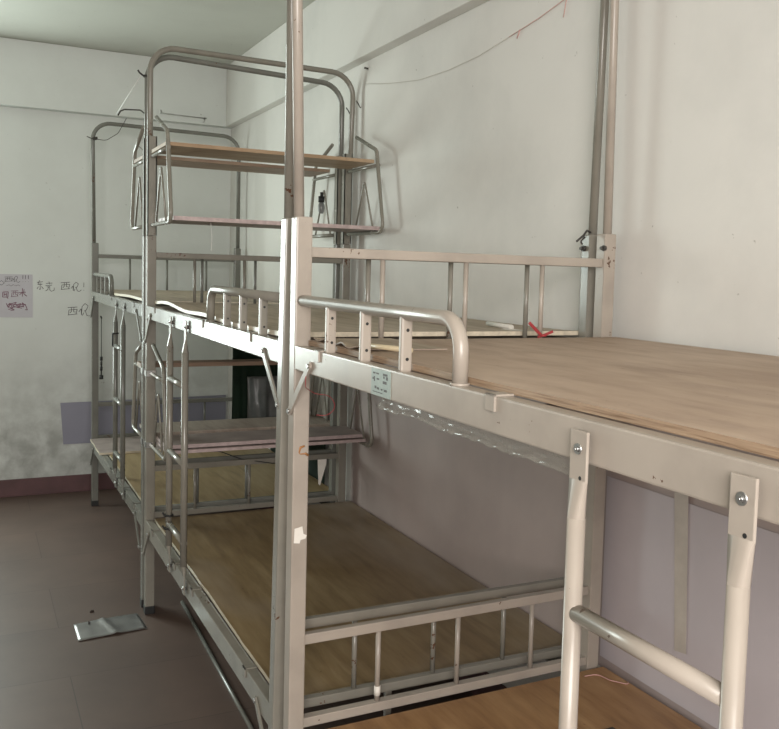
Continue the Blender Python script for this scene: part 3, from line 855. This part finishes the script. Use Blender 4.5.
# hooks on the rear canopy uprights
def shook(x, y, z, label):
    wire('wire_hook', [(x-.008, y, z+.028), (x+.003, y-.001, z+.014), (x+.010, y-.002, z), (x+.024, y-.004, z-.004), (x+.030, y-.005, z+.014)], .0026, DARKST, label, 'hook', .008, 'wire hooks on the canopy frames')
shook(W-.0038+.026, LB-PW/2-.01, 2.282, 'dark wire hook on the rear canopy upright of the middle bed')
shook(W-.0038+.0125, 2.0+PW/2-.01, 2.262, 'dark wire hook on the rear canopy upright of the farthest bed')
# line along right wall with red string
wire('wall_line', [(XW-.006, y, z) for y, z in ((1.86, 2.38), (1.775, 2.365), (1.585, 2.335), (1.286, 2.299), (1.025, 2.292), (.796, 2.300), (.594, 2.323))], .0008, BEIGETAPE,
     'thin slack line strung along the white wall beside the tall canopy frame', 'line', .08)
bm = BM()
tube(bm, [(XW-.006, .594, 2.323), (XW-.006, .413, 2.344), (XW-.006, .292, 2.365), (XW-.006, .10, 2.405)], .0013, 8)
tube(bm, [(XW-.006, .262, 2.370), (XW-.006, .275, 2.315)], .0014, 8)
tube(bm, [(XW-.006, .525, 2.332), (XW-.006, .542, 2.308)], .002, 8)
tag(obj('red_string', bm, PINKTH), 'faded red string strung high on the white wall near the tall poles', 'string')
# wires on rear post tops at junction of bed A and bed B
bm = BM()
tube(bm, [(W-PW*.5, .02, 1.650), (W-.05, .0, 1.655), (W-.075, -.02, 1.640), (W-.105, -.03, 1.622)], .003, 8, .02)
tube(bm, [(W-.07, -.02, 1.636), (W-.085, -.02, 1.622), (W-.078, -.02, 1.615)], .0025, 8, .005)
tag(obj('loose_wire', bm, DARKST), 'loose dark wire twisted over the rear post tops beside the wall', 'wire')
for (x, y, lab) in ((W-PW-.0005, .022, 'dark bolt knob on the rear post of the middle bed'), (W-PW-.0005, -.0527-PW/2, 'dark bolt knob on the rear post of the nearest bed')):
    bm = BM(); tube(bm, [(x, y, 1.605), (x-.008, y, 1.605)], .008, 8); tube(bm, [(x-.007, y, 1.605), (x-.016, y, 1.605)], .0045, 8)
    tag(obj('bolt_knob', bm, DARKST), lab, 'bolt')
# cable under the low shelf
wire('dark_cable', [(.20, 1.955, .700), (.33, 1.95, .692), (.42, 1.93, .655), (.56, 1.905, .630), (.72, 1.905, .632)], .0022, RUBBER, 'thin black cable sagging below the low pink edged shelf', 'cable', .05)
bm = BM(); box(bm, (.297, .012, .335), (.313, .030, .4245), .002); obj('support_tab', bm, CREAMB, bedB)
k0 = empty('hanging_bulb', (W-.034, 2.232, 1.80)); tag(k0, 'small grey bulb with dark cap hanging on a rod of the raised shelf', 'bulb')
bm = BM(); tube(bm, [(0, 0, k*.005) for k in range(12)], lambda t: .006+.011*math.sin(PI*min(1, t*.75+.12)), 14); obj('bulb_glass', bm, GREYBAG, k0)
bm = BM(); tube(bm, [(0, 0, .055), (0, 0, .085)], .0155, 14); tube(bm, [(0, 0, .083), (0, 0, .105)], .007, 10); obj('cap', bm, RUBBER, k0)
# nail on the beam
bm = BM(); tube(bm, [(XW-.0, 1.84, 2.445), (XW-.018, 1.84, 2.447)], .004, 8)
tag(obj('nail', bm, DARKST), 'dark nail in the white wall just under the beam', 'nail')

# ------------------------------------------------------------------ light: daylight through the window and the doorway
def area(name, loc, rot, sx, sy, power, col):
    l = bpy.data.lights.new(name, 'AREA'); l.shape = 'RECTANGLE'; l.size = sx; l.size_y = sy; l.energy = power; l.color = col
    o = bpy.data.objects.new(name, l); COL.objects.link(o); o.location = loc; o.rotation_euler = rot
    return o
area('window_daylight', ((WX0+WX1)/2, YW+.02, (WZ0+WZ1)/2), (R(-90), 0, 0), WX1-WX0-.04, WZ1-WZ0-.04, 64, (.88, 1.0, .94))
area('near_window_daylight', ((DX0+DX1)/2, YN-.02, (DZ0+DZ1)/2), (R(90), 0, 0), DX1-DX0-.1, DZ1-DZ0-.1, 112, (1.0, .945, .90))
wd = bpy.data.worlds.new('World'); SC.world = wd; wd.use_nodes = True
wd.node_tree.nodes['Background'].inputs[0].default_value = (.9, .95, 1, 1)
wd.node_tree.nodes['Background'].inputs[1].default_value = .6

# ------------------------------------------------------------------ camera
yaw, pitch, roll = R(27.2768), R(4.2319), R(1.6587)
fpx, cx, cy = 910.547, 438.3391, 339.465
F0 = Vector((math.sin(yaw), math.cos(yaw), 0)); R0 = Vector((math.cos(yaw), -math.sin(yaw), 0)); Z = Vector((0, 0, 1))
Fv = F0*math.cos(pitch)-Z*math.sin(pitch); U0 = F0*math.sin(pitch)+Z*math.cos(pitch)
Rv = R0*math.cos(roll)+U0*math.sin(roll); Uv = U0*math.cos(roll)-R0*math.sin(roll)
cd = bpy.data.cameras.new('Camera'); cam = bpy.data.objects.new('Camera', cd); COL.objects.link(cam)
M = Matrix((Rv, Uv, -Fv)).transposed().to_4x4(); M.translation = Vector((-.6676, -2.0982, 1.5266))
cam.matrix_world = M
cd.sensor_fit = 'HORIZONTAL'; cd.sensor_width = 36; cd.lens = fpx*36/779
cd.shift_x = (389.5-cx)/779; cd.shift_y = (cy-364.5)/779; cd.clip_start = .02
SC.camera = cam
vs = SC.view_settings
vs.view_transform = 'Standard'; vs.look = 'None'; vs.exposure = .45; vs.gamma = 1.; vs.use_curve_mapping = False
